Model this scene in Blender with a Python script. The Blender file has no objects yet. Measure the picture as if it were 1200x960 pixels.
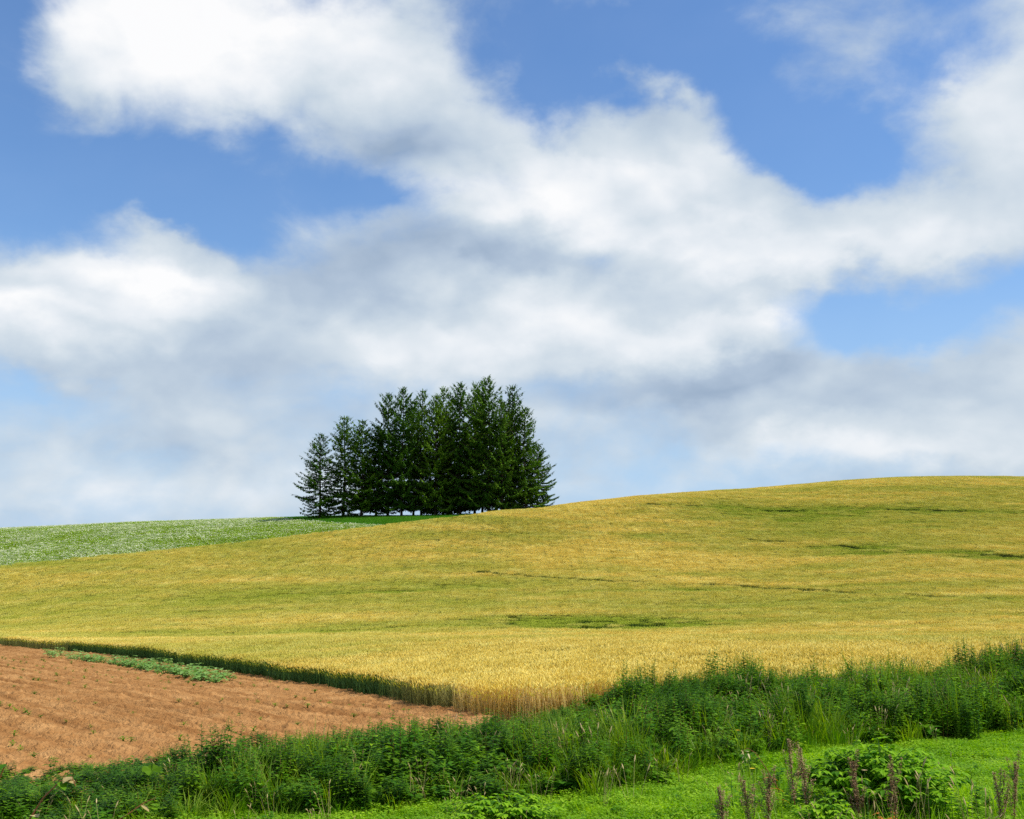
import bpy, math, random
import numpy as np
from mathutils import Vector, Matrix
R = math.radians
rng = np.random.default_rng(7)
random.seed(7)

# ------------------------------------------------------------------ camera
sc = bpy.context.scene
EYE = 3.0
F = 1287.0                      # focal length in pixels of a 1200 px wide picture
PITCH = R(8.8)
cam = bpy.data.cameras.new('camera')
cam.sensor_width = 36; cam.lens = F / 1200 * 36; cam.clip_start = 0.1; cam.clip_end = 6000
camo = bpy.data.objects.new('camera', cam); sc.collection.objects.link(camo)
camo.location = (0, 0, EYE); camo.rotation_euler = (R(90) + PITCH, 0, 0)
sc.camera = camo
sc.view_settings.view_transform = 'Standard'; sc.view_settings.look = 'None'
sc.view_settings.exposure = 0.0; sc.view_settings.gamma = 1.0
sc.render.engine = 'CYCLES'
sc.cycles.max_bounces = 6; sc.cycles.diffuse_bounces = 3; sc.cycles.transmission_bounces = 3
sc.cycles.transparent_max_bounces = 6; sc.cycles.use_denoising = False

def pdir(px, row):
    cx = (px - 600) / F; cy = (480 - row) / F
    return cx, math.cos(PITCH) - cy * math.sin(PITCH), math.sin(PITCH) + cy * math.cos(PITCH)

# ------------------------------------------------------------------ sky and sun
SUN_AZ, SUN_EL = 98.0, 55.0          # degrees from +Y (left negative), elevation
SKY_STRENGTH = 0.15
W = bpy.data.worlds.new('World'); sc.world = W; W.use_nodes = True
nt = W.node_tree; nt.nodes.clear()
def N(tree, t, **kw):
    n = tree.nodes.new(t)
    for k, v in kw.items(): setattr(n, k, v)
    return n
L = nt.links.new
wout = N(nt, 'ShaderNodeOutputWorld'); bg = N(nt, 'ShaderNodeBackground')
bg.inputs['Strength'].default_value = SKY_STRENGTH
L(bg.outputs[0], wout.inputs[0])
sky = N(nt, 'ShaderNodeTexSky', sky_type='NISHITA', sun_disc=False)
sky.sun_elevation = R(SUN_EL); sky.sun_rotation = R(SUN_AZ); sky.altitude = 300
sky.air_density = 1.15; sky.dust_density = 0.4; sky.ozone_density = 3.0
tc = N(nt, 'ShaderNodeTexCoord')
sep = N(nt, 'ShaderNodeSeparateXYZ'); L(tc.outputs['Generated'], sep.inputs[0])
def mth(op, a, b=None, c=None, clamp=False, tree=None):
    tree = tree or nt
    n = tree.nodes.new('ShaderNodeMath'); n.operation = op; n.use_clamp = clamp
    for i, v in enumerate((a, b, c)):
        if v is None: continue
        if isinstance(v, (int, float)): n.inputs[i].default_value = v
        else: tree.links.new(v, n.inputs[i])
    return n.outputs[0]
az = mth('ARCTAN2', sep.outputs[0], sep.outputs[1]); el = mth('ARCSINE', sep.outputs[2])
comb = N(nt, 'ShaderNodeCombineXYZ'); L(az, comb.inputs[0]); L(el, comb.inputs[1])
def vmath(op, a, b):
    n = nt.nodes.new('ShaderNodeVectorMath'); n.operation = op
    for i, v in enumerate((a, b)):
        if isinstance(v, tuple): n.inputs[i].default_value = v
        else: L(v, n.inputs[i])
    return n.outputs[0]
def noise(vec, scale, detail, rough=0.5, dist=0.0, col=False):
    n = nt.nodes.new('ShaderNodeTexNoise'); n.inputs['Scale'].default_value = scale
    n.inputs['Detail'].default_value = detail; n.inputs['Roughness'].default_value = rough
    n.inputs['Distortion'].default_value = dist
    L(vec, n.inputs['Vector']); return n.outputs['Color' if col else 'Fac']
flat = vmath('MULTIPLY', comb.outputs[0], (1.0, 1.45, 1.0))      # clouds are wider than high
w1 = vmath('MULTIPLY', vmath('SUBTRACT', noise(flat, 5.0, 3, .5, col=True), (.5, .5, .5)), (.17, .13, 0))
w2 = vmath('MULTIPLY', vmath('SUBTRACT', noise(flat, 22.0, 4, .6, col=True), (.5, .5, .5)), (.045, .04, 0))
P = vmath('ADD', vmath('ADD', comb.outputs[0], w1), w2)
def blobs(lst, start):
    acc = start
    for (px, row, rx, ry, rot, w) in lst:
        d = pdir(px, row); l = math.sqrt(sum(c * c for c in d))
        a, e = math.atan2(d[0], d[1]), math.asin(d[2] / l)
        m = nt.nodes.new('ShaderNodeMapping'); m.vector_type = 'TEXTURE'
        m.inputs['Location'].default_value = (a, e, 0)
        m.inputs['Rotation'].default_value = (0, 0, R(rot))
        m.inputs['Scale'].default_value = (rx / F, ry / F, 1)
        L(P, m.inputs['Vector'])
        g = nt.nodes.new('ShaderNodeTexGradient'); g.gradient_type = 'SPHERICAL'
        L(m.outputs[0], g.inputs[0])
        acc = mth('MULTIPLY_ADD', g.outputs['Fac'], w, acc)
    return acc
#            px   row  rx   ry  rot  weight
COVER = [
 (300,  50, 290, 150, -6, 1.6), (540,  90, 210, 130, -12, .85), (130,   0, 110, 120, 0, .6), (78,  90,  60,  80, 25, .62), (500, 190, 220, 70, -25, .40),
 (790, 110, 110, 70,  10, .85), (720, 215, 300, 140, -8, 1.5), (840, 180, 200, 100, -20, .6), (1110, 240, 320, 120, 2, 1.6), (940, 255, 180, 80, 0, .5),
 (1215,  70, 100, 220, 0, 1.2), (1040, 40, 200, 120, 0, .60), (720,   0, 320,  60, 0, .55), (880, 60, 150, 90, 0, .22), (1130, 140, 120, 70, 0, .4),
 (90, 375, 330, 140,  0, 1.7), (195, 330, 150, 90, 0, .6), (165, 274, 120,  34, -10, .8), (430, 330, 300, 140, -8, 1.0), (700, 350, 360, 140, 0, 1.1), (830, 380, 140, 90, 0, .5),
 (600, 490, 1400, 190, 0, .95), (150, 560, 350, 90, 0, .45), (1080, 510, 330, 120, 0, .7), (900, 450, 260, 90, 0, .3),
 (1190, 440, 180, 90, 0, .45), (1050, 400, 200, 70, 0, .15), (100, 615, 500, 60, 0, .3), (900, 600, 600, 40, 0, .1),
 (890, 95, 180, 105, -25, -.9), (985, 160, 190, 60, -12, -.75), (700, 60, 190, 75, 0, -.95), (640, 110, 70, 60, 0, -.3), (1080, 350, 280, 75, 0, -.85), (980, 385, 150, 70, 0, -.7), (1090, 95, 90, 50, 30, -.35), (470, 240, 80, 40, 0, -.5),
 (690, 305, 120, 36, 0, -.4), (50, 470, 190, 50, 0, -1.0), (250, 200, 60, 60, 0, -.2), (290, 290, 60, 80, -20, -.5), (350, 470, 160, 30, 0, -.2), (640, 455, 200, 34, 0, -.35),
 (60, 230, 240, 90, 0, -.6), (300, 215, 190, 70, 0, -.6), (645, 130, 80, 50, -20, -.5), (870, 560, 300, 30, 0, -.3), (350, 600, 300, 25, 0, -.2)]
SHINE = [
 (250,  10, 330, 140, -8, 1.5), (195, 325, 150, 60, -10, 1.0), (60, 375, 210, 80, 10, 1.0), (620, 235, 220, 80, -4, 1.0), (740, 190, 200, 80, -8, .4),
 (830, 210, 230, 110, 0, .2), (640, 385, 300, 70, 0, .8), (810, 300, 190, 60, 0, .7), (860, 385, 150, 50, 0, .6),
 (1130, 190, 260, 110, 0, .22), (1010, 265, 240, 60, 0, .6), (1060, 525, 230, 50, 5, .65), (900, 545, 130, 35, 0, .4), (1120, 455, 180, 40, 0, .45), (130, 560, 220, 55, 0, .6), (60, 605, 300, 40, 0, .3),
 (430, 430, 240, 60, 0, .55), (1190, 60, 130, 160, 0, .45), (580, 160, 110, 60, 0, .25), (600, 60, 90, 60, 0, .3), (350, 560, 200, 50, 0, .35), (690, 560, 180, 40, 0, .35), (720, 500, 200, 30, 0, .2),
 (440, 150, 230, 90, -20, -.55), (850, 460, 330, 45, 0, -.45), (420, 310, 200, 90, 0, -.35), (700, 300, 260, 36, 0, -.45), (860, 345, 160, 30, 0, -.25), (200, 440, 300, 50, 0, -.3), (120, 350, 120, 26, 0, -.35),
 (1000, 310, 200, 30, 0, -.3), (1120, 560, 200, 30, 0, -.25), (550, 540, 300, 30, 0, -.25)]
fine = noise(flat, 8.0, 9, .62, .35)
big = noise(flat, 3.0, 4, .55, .4)
view_d = pdir(600, 300)
mview = N(nt, 'ShaderNodeMapping', vector_type='TEXTURE')
mview.inputs['Location'].default_value = (0, R(17), 0); mview.inputs['Scale'].default_value = (1.0, .62, 1)
L(comb.outputs[0], mview.inputs['Vector'])
gview = N(nt, 'ShaderNodeTexGradient', gradient_type='SPHERICAL'); L(mview.outputs[0], gview.inputs[0])
inside = mth('MULTIPLY', gview.outputs['Fac'], 4.0, clamp=True)
outside = mth('MULTIPLY', mth('SUBTRACT', 1.0, inside), mth('SUBTRACT', mth('MULTIPLY', big, 3.2), 1.0))
cov = blobs(COVER, mth('MULTIPLY_ADD', fine, 1.7, -0.95))
cov = mth('ADD', cov, outside)
mr = N(nt, 'ShaderNodeMapRange', interpolation_type='SMOOTHSTEP')
mr.inputs['From Min'].default_value = -0.12; mr.inputs['From Max'].default_value = 1.02
mr.inputs['To Min'].default_value = 0.06
L(cov, mr.inputs['Value'])
fine2 = noise(flat, 13.0, 6, .55, .2)
soft1 = noise(flat, 8.0, 3, .5, .35)
soft2 = noise(vmath('ADD', flat, (.012, .045, 0)), 8.0, 3, .5, .35)
relief = mth('MULTIPLY', mth('SUBTRACT', soft1, soft2), 1.0)
shine = blobs([(a, b, c, d, e_, w * .85) for a, b, c, d, e_, w in SHINE], mth('ADD', relief, mth('MULTIPLY_ADD', fine2, .6, -0.10)))
ramp = N(nt, 'ShaderNodeValToRGB'); e = ramp.color_ramp.elements
k = 1 / SKY_STRENGTH
e[0].position = 0.0; e[0].color = (.33, .43, .57, 1)
e[1].position = 1.0; e[1].color = (1.0, 1.0, 1.0, 1)
for p_, c_ in ((.2, (.44, .54, .67, 1)), (.4, (.55, .645, .745, 1)), (.6, (.68, .755, .82, 1)), (.8, (.84, .88, .92, 1))):
    q = ramp.color_ramp.elements.new(p_); q.color = c_
L(mth('MULTIPLY_ADD', shine, .72, .24), ramp.inputs[0])
cc = N(nt, 'ShaderNodeVectorMath', operation='SCALE'); L(ramp.outputs[0], cc.inputs[0]); cc.inputs['Scale'].default_value = k
skyc = N(nt, 'ShaderNodeHueSaturation'); skyc.inputs['Hue'].default_value = .506; skyc.inputs['Saturation'].default_value = 1.22; skyc.inputs['Value'].default_value = 1.05; L(sky.outputs[0], skyc.inputs['Color'])
mix = N(nt, 'ShaderNodeMix', data_type='RGBA')
L(mth('MULTIPLY', mr.outputs[0], .97), mix.inputs['Factor']); hz = N(nt, 'ShaderNodeMix', data_type='RGBA'); L(mth('MULTIPLY_ADD', el, -3.4, 1.0, clamp=True), hz.inputs['Factor'])
L(skyc.outputs[0], hz.inputs['A']); hz.inputs['B'].default_value = (.36 * k, .56 * k, .86 * k, 1); L(hz.outputs['Result'], mix.inputs['A']); L(cc.outputs[0], mix.inputs['B'])
L(mix.outputs['Result'], bg.inputs['Color'])
W.cycles.sampling_method = 'MANUAL'; W.cycles.sample_map_resolution = 512

sun = bpy.data.lights.new('sun', 'SUN'); sun.energy = 4.9; sun.angle = R(0.5); sun.color = (1.0, .945, .82)
suno = bpy.data.objects.new('sun', sun); sc.collection.objects.link(suno)
sv = Vector((math.sin(R(SUN_AZ)) * math.cos(R(SUN_EL)), math.cos(R(SUN_AZ)) * math.cos(R(SUN_EL)), math.sin(R(SUN_EL))))
suno.rotation_euler = sv.to_track_quat('Z', 'Y').to_euler(); suno.location = (0, 0, 60)

# ------------------------------------------------------------------ terrain: thin-plate surface through surveyed heights
def zrow(px, row, y, off=0.0):
    d = pdir(px, row); return EYE + y * d[2] / d[1] - off
def u_of(px, row=700):
    d = pdir(px, row); return d[0] / d[1]
WH = 0.80; PH = 0.45
ctrl = []
def C_(px, y, z): ctrl.append((u_of(px), math.log(y), z))
def CR(px, row, y, off=0.0): C_(px, y, zrow(px, row, y, off))
for px in (-500, -150, 200, 600, 1000, 1350, 1700):
    C_(px, 11, 0.0); C_(px, 14.5, 0.0); C_(px, 20, 0.0 if px > 100 else -.05)
CR(-350, 744, 105); CR(-170, 750, 96); CR(0, 757, 86); CR(100, 767, 70); CR(200, 780, 56); CR(300, 796, 45); CR(400, 812, 37); CR(500, 832, 28.5); CR(575, 848, 24)
C_(0, 45, -.75); C_(0, 60, -1.25); C_(-350, 45, -.8); C_(200, 35, -.45); C_(0, 30, -.3); C_(-350, 70, -1.7)
for px, y in ((300, 66), (450, 59), (600, 54), (750, 51), (900, 49), (1200, 46), (1550, 45)): CR(px, 745.5, y, WH)
for px in (700, 900, 1200, 1550): C_(px, 30, 0.02)
for px, y in ((450, 68), (600, 66), (750, 64), (900, 62), (1200, 59), (1550, 58)): CR(px, 750, y, WH)
H = {
 -350: [(738,125),(715,140),(690,150),(672,163)], 0: [(738,102),(716,120),(690,136),(662,152)], 150: [(742,92),(720,108),(690,130),(648,157)],
 300: [(742,88),(720,105),(690,125),(660,146),(632,166)], 450: [(742,84),(720,101),(690,122),(655,146),(614,173)],
 600: [(742,80),(720,98),(690,120),(660,141),(625,165),(599,184)], 750: [(742,78),(715,100),(680,124),(640,155),(600,186),(582,205)],
 900: [(742,76),(715,98),(680,124),(640,155),(600,190),(577,218),(571,236)], 834: [(577,214),(575,224)],
 1050: [(742,74),(710,98),(670,127),(625,163),(585,201),(562,232),(559.5,246)],
 1200: [(742,73),(710,97),(670,127),(625,163),(585,202),(562,235),(558.5,250)],
 1600: [(742,72),(710,97),(670,127),(625,163),(585,202),(566,235),(562,250)]}
for px, l in H.items():
    for row, y in l: CR(px, row, y, WH)
for px, row, y in ((-350,632,225),(0,641,182),(0,618.5,228),(150,625,190),(150,611.5,222),(300,617,190),(300,607,215),(374,604.5,208),(450,603.5,205),(540,602,203),(-350,650,190)): CR(px, row, y, PH)
CR(560, 604.3, 176, WH); CR(545, 604, 190, .3); CR(580, 603, 199); CR(625, 600.5, 199); CR(670, 595, 202)
for px, row, y in ((-350,640,275),(0,628,272),(150,622,265),(300,615,258),(450,608,228),(450,618,262),(600,622,250),(750,598,245),(900,580,272),(1050,570,285),(1200,568,290),(1600,572,290)): CR(px, row, y)
ctrl = np.array(ctrl); US = 1.6
def tps_k(d2): return np.where(d2 > 1e-12, .5 * d2 * np.log(np.maximum(d2, 1e-12)), 0)
A = np.c_[ctrl[:, 0] * US, ctrl[:, 1]]
K = tps_k(((A[:, None] - A[None]) ** 2).sum(-1)) + np.eye(len(A)) * 2e-5
Pm = np.c_[np.ones(len(A)), A]
M_ = np.block([[K, Pm], [Pm.T, np.zeros((3, 3))]])
sol = np.linalg.solve(M_, np.r_[ctrl[:, 2], 0, 0, 0])
def zt(x, y):
    x = np.asarray(x, float); y = np.asarray(y, float)
    shp = np.broadcast(x, y).shape
    x = np.broadcast_to(x, shp).ravel(); y = np.broadcast_to(y, shp).ravel()
    yy = np.clip(y, 11, 300)
    u = np.clip(x / np.maximum(y, 11), -.8, .8)
    out = np.empty(len(x)); 
    for s in range(0, len(x), 20000):
        q = np.c_[u[s:s+20000] * US, np.log(yy[s:s+20000])]
        k_ = tps_k(((q[:, None] - A[None]) ** 2).sum(-1))
        out[s:s+20000] = k_ @ sol[:-3] + sol[-3] + q @ sol[-2:]
    far = np.clip((y - 300) / 500, 0, 1); far = far * far * (3 - 2 * far)
    out = out * (1 - far) + (-8) * far
    return out.reshape(shp)
def zt1(x, y): return float(zt(np.array([x]), np.array([y]))[0])
def ground_at(px, row, y0=12, y1=260, off=0.0):
    """first point of the ground along the line of sight through a photo pixel"""
    d = pdir(px, row); ys = np.exp(np.linspace(math.log(y0), math.log(y1), 900)); xs = ys * d[0] / d[1]
    zz = zt(xs, ys) + off; ray = EYE + ys * d[2] / d[1]
    hit = np.nonzero(zz >= ray)[0]
    i = hit[0] if len(hit) else len(ys) - 1
    return Vector((xs[i], ys[i], zz[i] - off))

# ------------------------------------------------------------------ helpers
def mesh_obj(name, V, Fc, mats, midx=None, smooth=False, link=True, parent=None):
    me = bpy.data.meshes.new(name)
    V = np.asarray(V, np.float32)
    if isinstance(Fc, np.ndarray):
        n, kk = Fc.shape; loops = Fc.ravel(); starts = np.arange(n) * kk; tot = np.full(n, kk)
    else:
        tot = np.array([len(f) for f in Fc]); loops = np.concatenate([np.asarray(f) for f in Fc]); starts = np.r_[0, np.cumsum(tot)[:-1]]; n = len(Fc)
    me.vertices.add(len(V)); me.vertices.foreach_set('co', V.ravel())
    me.loops.add(len(loops)); me.loops.foreach_set('vertex_index', loops.astype(np.int32))
    me.polygons.add(n); me.polygons.foreach_set('loop_start', starts.astype(np.int32)); me.polygons.foreach_set('loop_total', tot.astype(np.int32))
    for m in mats: me.materials.append(m)
    if midx is not None: me.polygons.foreach_set('material_index', np.asarray(midx, np.int32))
    me.polygons.foreach_set('use_smooth', np.full(n, smooth))
    me.update(calc_edges=True); me.validate()
    o = bpy.data.objects.new(name, me)
    if link: sc.collection.objects.link(o)
    if parent: o.parent = parent
    return o
def tag(o, label=None, cat=None, group=None, kind=None):
    if label: o['label'] = label
    if cat: o['category'] = cat
    if group: o['group'] = group
    if kind: o['kind'] = kind
    return o
def empty(name, loc, rz=0.0, s=1.0):
    o = bpy.data.objects.new(name, None); sc.collection.objects.link(o); o.location = loc; o.rotation_euler = (0, 0, rz); o.scale = (s, s, s)
    o.empty_display_size = .3
    return o
def copy_thing(src, loc, rz, s):
    r = src.copy(); sc.collection.objects.link(r); r.location = loc; r.rotation_euler = (0, 0, rz); r.scale = s if isinstance(s, tuple) else (s, s, s)
    for ch in src.children:
        c = ch.copy(); sc.collection.objects.link(c); c.parent = r
        for g in ch.children:
            d = g.copy(); sc.collection.objects.link(d); d.parent = c
    return r

class MB:
    """collects leaves, blades and tubes into one mesh"""
    def __init__(s): s.v = []; s.f = []; s.m = []
    def add(s, vs, fs, m=0):
        b = len(s.v); s.v.extend(vs); s.f.extend([tuple(b + i for i in f) for f in fs]); s.m.extend([m] * len(fs))
    def tube(s, pts, rad, n=5, m=0):
        pts = [Vector(p) for p in pts]; vs = []; fs = []
        for i, p in enumerate(pts):
            t = (pts[min(i + 1, len(pts) - 1)] - pts[max(i - 1, 0)]).normalized()
            a = t.cross(Vector((.31, .95, .05))); a.normalize(); b = t.cross(a)
            for j in range(n):
                an = j / n * math.tau; vs.append(p + (a * math.cos(an) + b * math.sin(an)) * rad[i])
        for i in range(len(pts) - 1):
            for j in range(n): fs.append((i * n + j, i * n + (j + 1) % n, (i + 1) * n + (j + 1) % n, (i + 1) * n + j))
        s.add(vs, fs, m)
    def leaf(s, base, d, length, width, droop=.3, fold=.25, m=0, seg=2, up=None):
        """pointed leaf folded along its midrib, bending down towards the tip"""
        d = Vector(d).normalized(); up = Vector(up) if up else Vector((0, 0, 1))
        side = d.cross(up)
        if side.length < 1e-3: side = Vector((1, 0, 0))
        side.normalize(); nrm = side.cross(d).normalized()
        prof = {1: [0, 1, 0], 2: [.0, .95, .75, 0], 3: [.0, .8, 1, .62, 0], 5: [.15, .75, 1, .95, .6, 0]}[seg]
        k = len(prof) - 1; base = Vector(base); vs = []; fs = []
        for i, w in enumerate(prof):
            t = i / k; c = base + d * (length * t) - Vector((0, 0, 1)) * (droop * length * t * t)
            vs += [c - side * (w * width / 2) + nrm * (fold * w * width / 2), c, c + side * (w * width / 2) + nrm * (fold * w * width / 2)]
        for i in range(k):
            a = i * 3; b = a + 3
            fs += [(a, a + 1, b + 1, b), (a + 1, a + 2, b + 2, b + 1)]
        s.add(vs, fs, m)
    def blade(s, base, az, length, width, lean=.3, curve=.6, m=0, seg=4, twist=0.0):
        base = Vector(base); h = Vector((math.cos(az), math.sin(az), 0)); side = Vector((-math.sin(az + twist), math.cos(az + twist), 0))
        vs = []; fs = []; p = base.copy()
        for i in range(seg + 1):
            t = i / seg; w = width * (1 - t ** 1.6) * (.75 + .5 * min(t * 3, 1)) / 1.2 + width * .02
            vs += [p - side * w / 2, p + side * w / 2]
            ang = lean + curve * t * 1.5
            p = p + (h * math.sin(ang) + Vector((0, 0, math.cos(ang)))) * (length / seg)
        for i in range(seg): fs.append((2 * i, 2 * i + 1, 2 * i + 3, 2 * i + 2))
        s.add(vs, fs, m)
    def spindle(s, p0, p1, r, n=4, m=0, prof=(.35, 1, .85, .3)):
        p0 = Vector(p0); p1 = Vector(p1)
        pts = [p0.lerp(p1, i / (len(prof) - 1)) for i in range(len(prof))]
        s.tube(pts, [r * q for q in prof], n, m)
    def build(s, name, mats, link=True, parent=None, smooth=False):
        return mesh_obj(name, np.array([tuple(v) for v in s.v]), s.f, mats, s.m, smooth, link, parent)

# ------------------------------------------------------------------ materials
def new_mat(name):
    m = bpy.data.materials.new(name); m.use_nodes = True; m.node_tree.nodes.clear(); return m, m.node_tree
def leaf_mat(name, c1, c2, trans=.35, rough=.6, scale=3.0, tint=None, spec=.12, attr=None, c3=None, patch=None):
    """foliage: two tones by world-position noise and by plant, part of the light comes through"""
    m, t = new_mat(name); l = t.links.new
    out = N(t, 'ShaderNodeOutputMaterial'); pr = N(t, 'ShaderNodeBsdfPrincipled'); tr = N(t, 'ShaderNodeBsdfTranslucent'); mx = N(t, 'ShaderNodeMixShader')
    geo = N(t, 'ShaderNodeNewGeometry'); no = N(t, 'ShaderNodeTexNoise'); no.inputs['Scale'].default_value = scale; no.inputs['Detail'].default_value = 3
    l(geo.outputs['Position'], no.inputs['Vector'])
    oi = N(t, 'ShaderNodeObjectInfo')
    f = mth('ADD', mth('MULTIPLY_ADD', no.outputs['Fac'], 1.8, -.65, tree=t), mth('MULTIPLY_ADD', oi.outputs['Random'], .9, -.45, tree=t), clamp=True, tree=t)
    f = mth('ADD', f, mth('MULTIPLY_ADD', geo.outputs['Random Per Island'], .7, -.35, tree=t), clamp=True, tree=t)
    mc = N(t, 'ShaderNodeMix', data_type='RGBA'); l(f, mc.inputs['Factor']); mc.inputs['A'].default_value = (*c1, 1); mc.inputs['B'].default_value = (*c2, 1)
    col = mc.outputs['Result']
    if attr:
        at = N(t, 'ShaderNodeAttribute', attribute_type='INSTANCER', attribute_name=attr)
        m2 = N(t, 'ShaderNodeMix', data_type='RGBA'); l(at.outputs['Fac'], m2.inputs['Factor']); m2.inputs['A'].default_value = (*c3, 1); l(col, m2.inputs['B']); col = m2.outputs['Result']
    l(col, pr.inputs['Base Color']); pr.inputs['Roughness'].default_value = rough; pr.inputs['Specular IOR Level'].default_value = spec
    hs = N(t, 'ShaderNodeHueSaturation'); hs.inputs['Saturation'].default_value = 1.12; hs.inputs['Value'].default_value = 1.5; l(col, hs.inputs['Color']); l(hs.outputs[0], tr.inputs['Color'])
    mx.inputs[0].default_value = trans; l(pr.outputs[0], mx.inputs[1]); l(tr.outputs[0], mx.inputs[2]); l(mx.outputs[0], out.inputs[0])
    return m
def plain_mat(name, c1, c2, rough=.9, scale=6.0, bump=0.0, bscale=20.0, spec=.2):
    m, t = new_mat(name); l = t.links.new
    out = N(t, 'ShaderNodeOutputMaterial'); pr = N(t, 'ShaderNodeBsdfPrincipled'); l(pr.outputs[0], out.inputs[0])
    geo = N(t, 'ShaderNodeNewGeometry'); no = N(t, 'ShaderNodeTexNoise'); no.inputs['Scale'].default_value = scale; no.inputs['Detail'].default_value = 6
    l(geo.outputs['Position'], no.inputs['Vector'])
    mc = N(t, 'ShaderNodeMix', data_type='RGBA'); l(mth('MULTIPLY_ADD', no.outputs['Fac'], 2.4, -.7, clamp=True, tree=t), mc.inputs['Factor']); mc.inputs['A'].default_value = (*c1, 1); mc.inputs['B'].default_value = (*c2, 1)
    l(mc.outputs['Result'], pr.inputs['Base Color']); pr.inputs['Roughness'].default_value = rough; pr.inputs['Specular IOR Level'].default_value = spec
    if bump:
        nb = N(t, 'ShaderNodeTexNoise'); nb.inputs['Scale'].default_value = bscale; nb.inputs['Detail'].default_value = 5; l(geo.outputs['Position'], nb.inputs['Vector'])
        b = N(t, 'ShaderNodeBump'); b.inputs['Strength'].default_value = 1; b.inputs['Distance'].default_value = bump; l(nb.outputs['Fac'], b.inputs['Height']); l(b.outputs[0], pr.inputs['Normal'])
    return m
M = {}
M['ground'] = plain_mat('ground_earth', (.045, .05, .015), (.09, .075, .03), bump=.05, scale=1.5)
M['soil'] = plain_mat('red_brown_soil', (.36, .170, .058), (.55, .300, .120), bump=.07, bscale=22, scale=1.1, spec=.0)
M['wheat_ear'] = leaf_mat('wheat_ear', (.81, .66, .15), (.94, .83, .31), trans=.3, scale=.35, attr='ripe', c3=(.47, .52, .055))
M['wheat_stem'] = leaf_mat('wheat_stem', (.80, .60, .22), (.93, .76, .36), trans=.35, scale=.5, attr='dry', c3=(.09, .17, .035))
M['wheat_leaf'] = leaf_mat('wheat_leaf', (.35, .26, .06), (.62, .42, .12), trans=.35, scale=.6, attr='dry', c3=(.04, .105, .035))
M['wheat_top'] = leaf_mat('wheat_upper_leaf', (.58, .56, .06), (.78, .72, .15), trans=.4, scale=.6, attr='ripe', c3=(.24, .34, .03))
M['potato_leaf'] = leaf_mat('potato_leaf', (.22, .36, .025), (.36, .50, .05), trans=.3, scale=.25)
M['potato_flower'] = leaf_mat('potato_flower', (.80, .80, .62), (.88, .86, .70), trans=.2, scale=1)
M['field_grass'] = leaf_mat('field_grass', (.07, .22, .012), (.12, .32, .02), trans=.35, scale=.3)
M['larch'] = leaf_mat('larch_needles', (.045, .125, .007), (.16, .29, .014), trans=.25, rough=.7, scale=.5)
M['bark'] = plain_mat('larch_bark', (.035, .025, .018), (.09, .065, .045), bump=.03, bscale=8)
M['weed_dark'] = leaf_mat('weed_leaf_dark', (.035, .115, .004), (.15, .28, .008), trans=.35, rough=.55, scale=1.2)
M['weed_mid'] = leaf_mat('weed_leaf_mid', (.06, .18, .007), (.19, .36, .013), trans=.38, rough=.55, scale=1.2)
M['weed_light'] = leaf_mat('weed_leaf_light', (.20, .40, .012), (.42, .62, .03), trans=.40, rough=.55, scale=2)
M['lawn'] = leaf_mat('meadow_leaf', (.17, .35, .012), (.40, .59, .035), trans=.42, rough=.45, scale=.9)
M['reed'] = leaf_mat('tall_grass_blade', (.10, .21, .012), (.30, .40, .04), trans=.38, rough=.4, scale=1.2)
M['straw'] = leaf_mat('dry_straw', (.42, .32, .14), (.66, .54, .28), trans=.25, rough=.7, scale=2)
M['dock'] = leaf_mat('dock_seed', (.24, .15, .085), (.44, .30, .18), trans=.15, rough=.8, scale=9)
M['stem'] = leaf_mat('green_stem', (.07, .16, .03), (.14, .22, .05), trans=.1, scale=3)
M['stem_red'] = leaf_mat('reddish_stem', (.20, .07, .03), (.34, .14, .06), trans=.1, scale=3)
M['rust'] = leaf_mat('rust_leaf', (.42, .13, .02), (.66, .28, .05), trans=.35, scale=6)
M['cream'] = leaf_mat('cream_petal', (.50, .38, .20), (.70, .58, .36), trans=.3, scale=6)
M['yellow'] = leaf_mat('yellow_petal', (.75, .52, .03), (.85, .65, .06), trans=.3, scale=6)
M['squash'] = leaf_mat('bean_leaf', (.15, .30, .06), (.30, .46, .14), trans=.3, scale=2)

# damp and dry bands along the drill rows of the soil
t_ = M['soil'].node_tree; prn = [n for n in t_.nodes if n.type == 'BSDF_PRINCIPLED'][0]; src = prn.inputs['Base Color'].links[0].from_socket
gp = N(t_, 'ShaderNodeNewGeometry'); mp_ = N(t_, 'ShaderNodeMapping'); mp_.inputs['Rotation'].default_value = (0, 0, -math.atan2(1.0, -.787)); mp_.inputs['Scale'].default_value = (.10, 1.9, 1)
vr = N(t_, 'ShaderNodeVectorRotate', rotation_type='Z_AXIS'); vr.inputs['Angle'].default_value = -math.atan2(1.0, -.787)
mp_.inputs['Rotation'].default_value = (0, 0, 0)
t_.links.new(gp.outputs['Position'], vr.inputs['Vector']); t_.links.new(vr.outputs[0], mp_.inputs['Vector'])
ns = N(t_, 'ShaderNodeTexNoise'); ns.inputs['Scale'].default_value = 1.0; ns.inputs['Detail'].default_value = 5; ns.inputs['Roughness'].default_value = .65; t_.links.new(mp_.outputs[0], ns.inputs['Vector'])
mm = N(t_, 'ShaderNodeMix', data_type='RGBA'); t_.links.new(mth('MULTIPLY_ADD', ns.outputs['Fac'], -4.0, 2.3, clamp=True, tree=t_), mm.inputs['Factor']); t_.links.new(src, mm.inputs['A']); mm.inputs['B'].default_value = (.27, .122, .042, 1)
t_.links.new(mm.outputs['Result'], prn.inputs['Base Color'])

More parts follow.
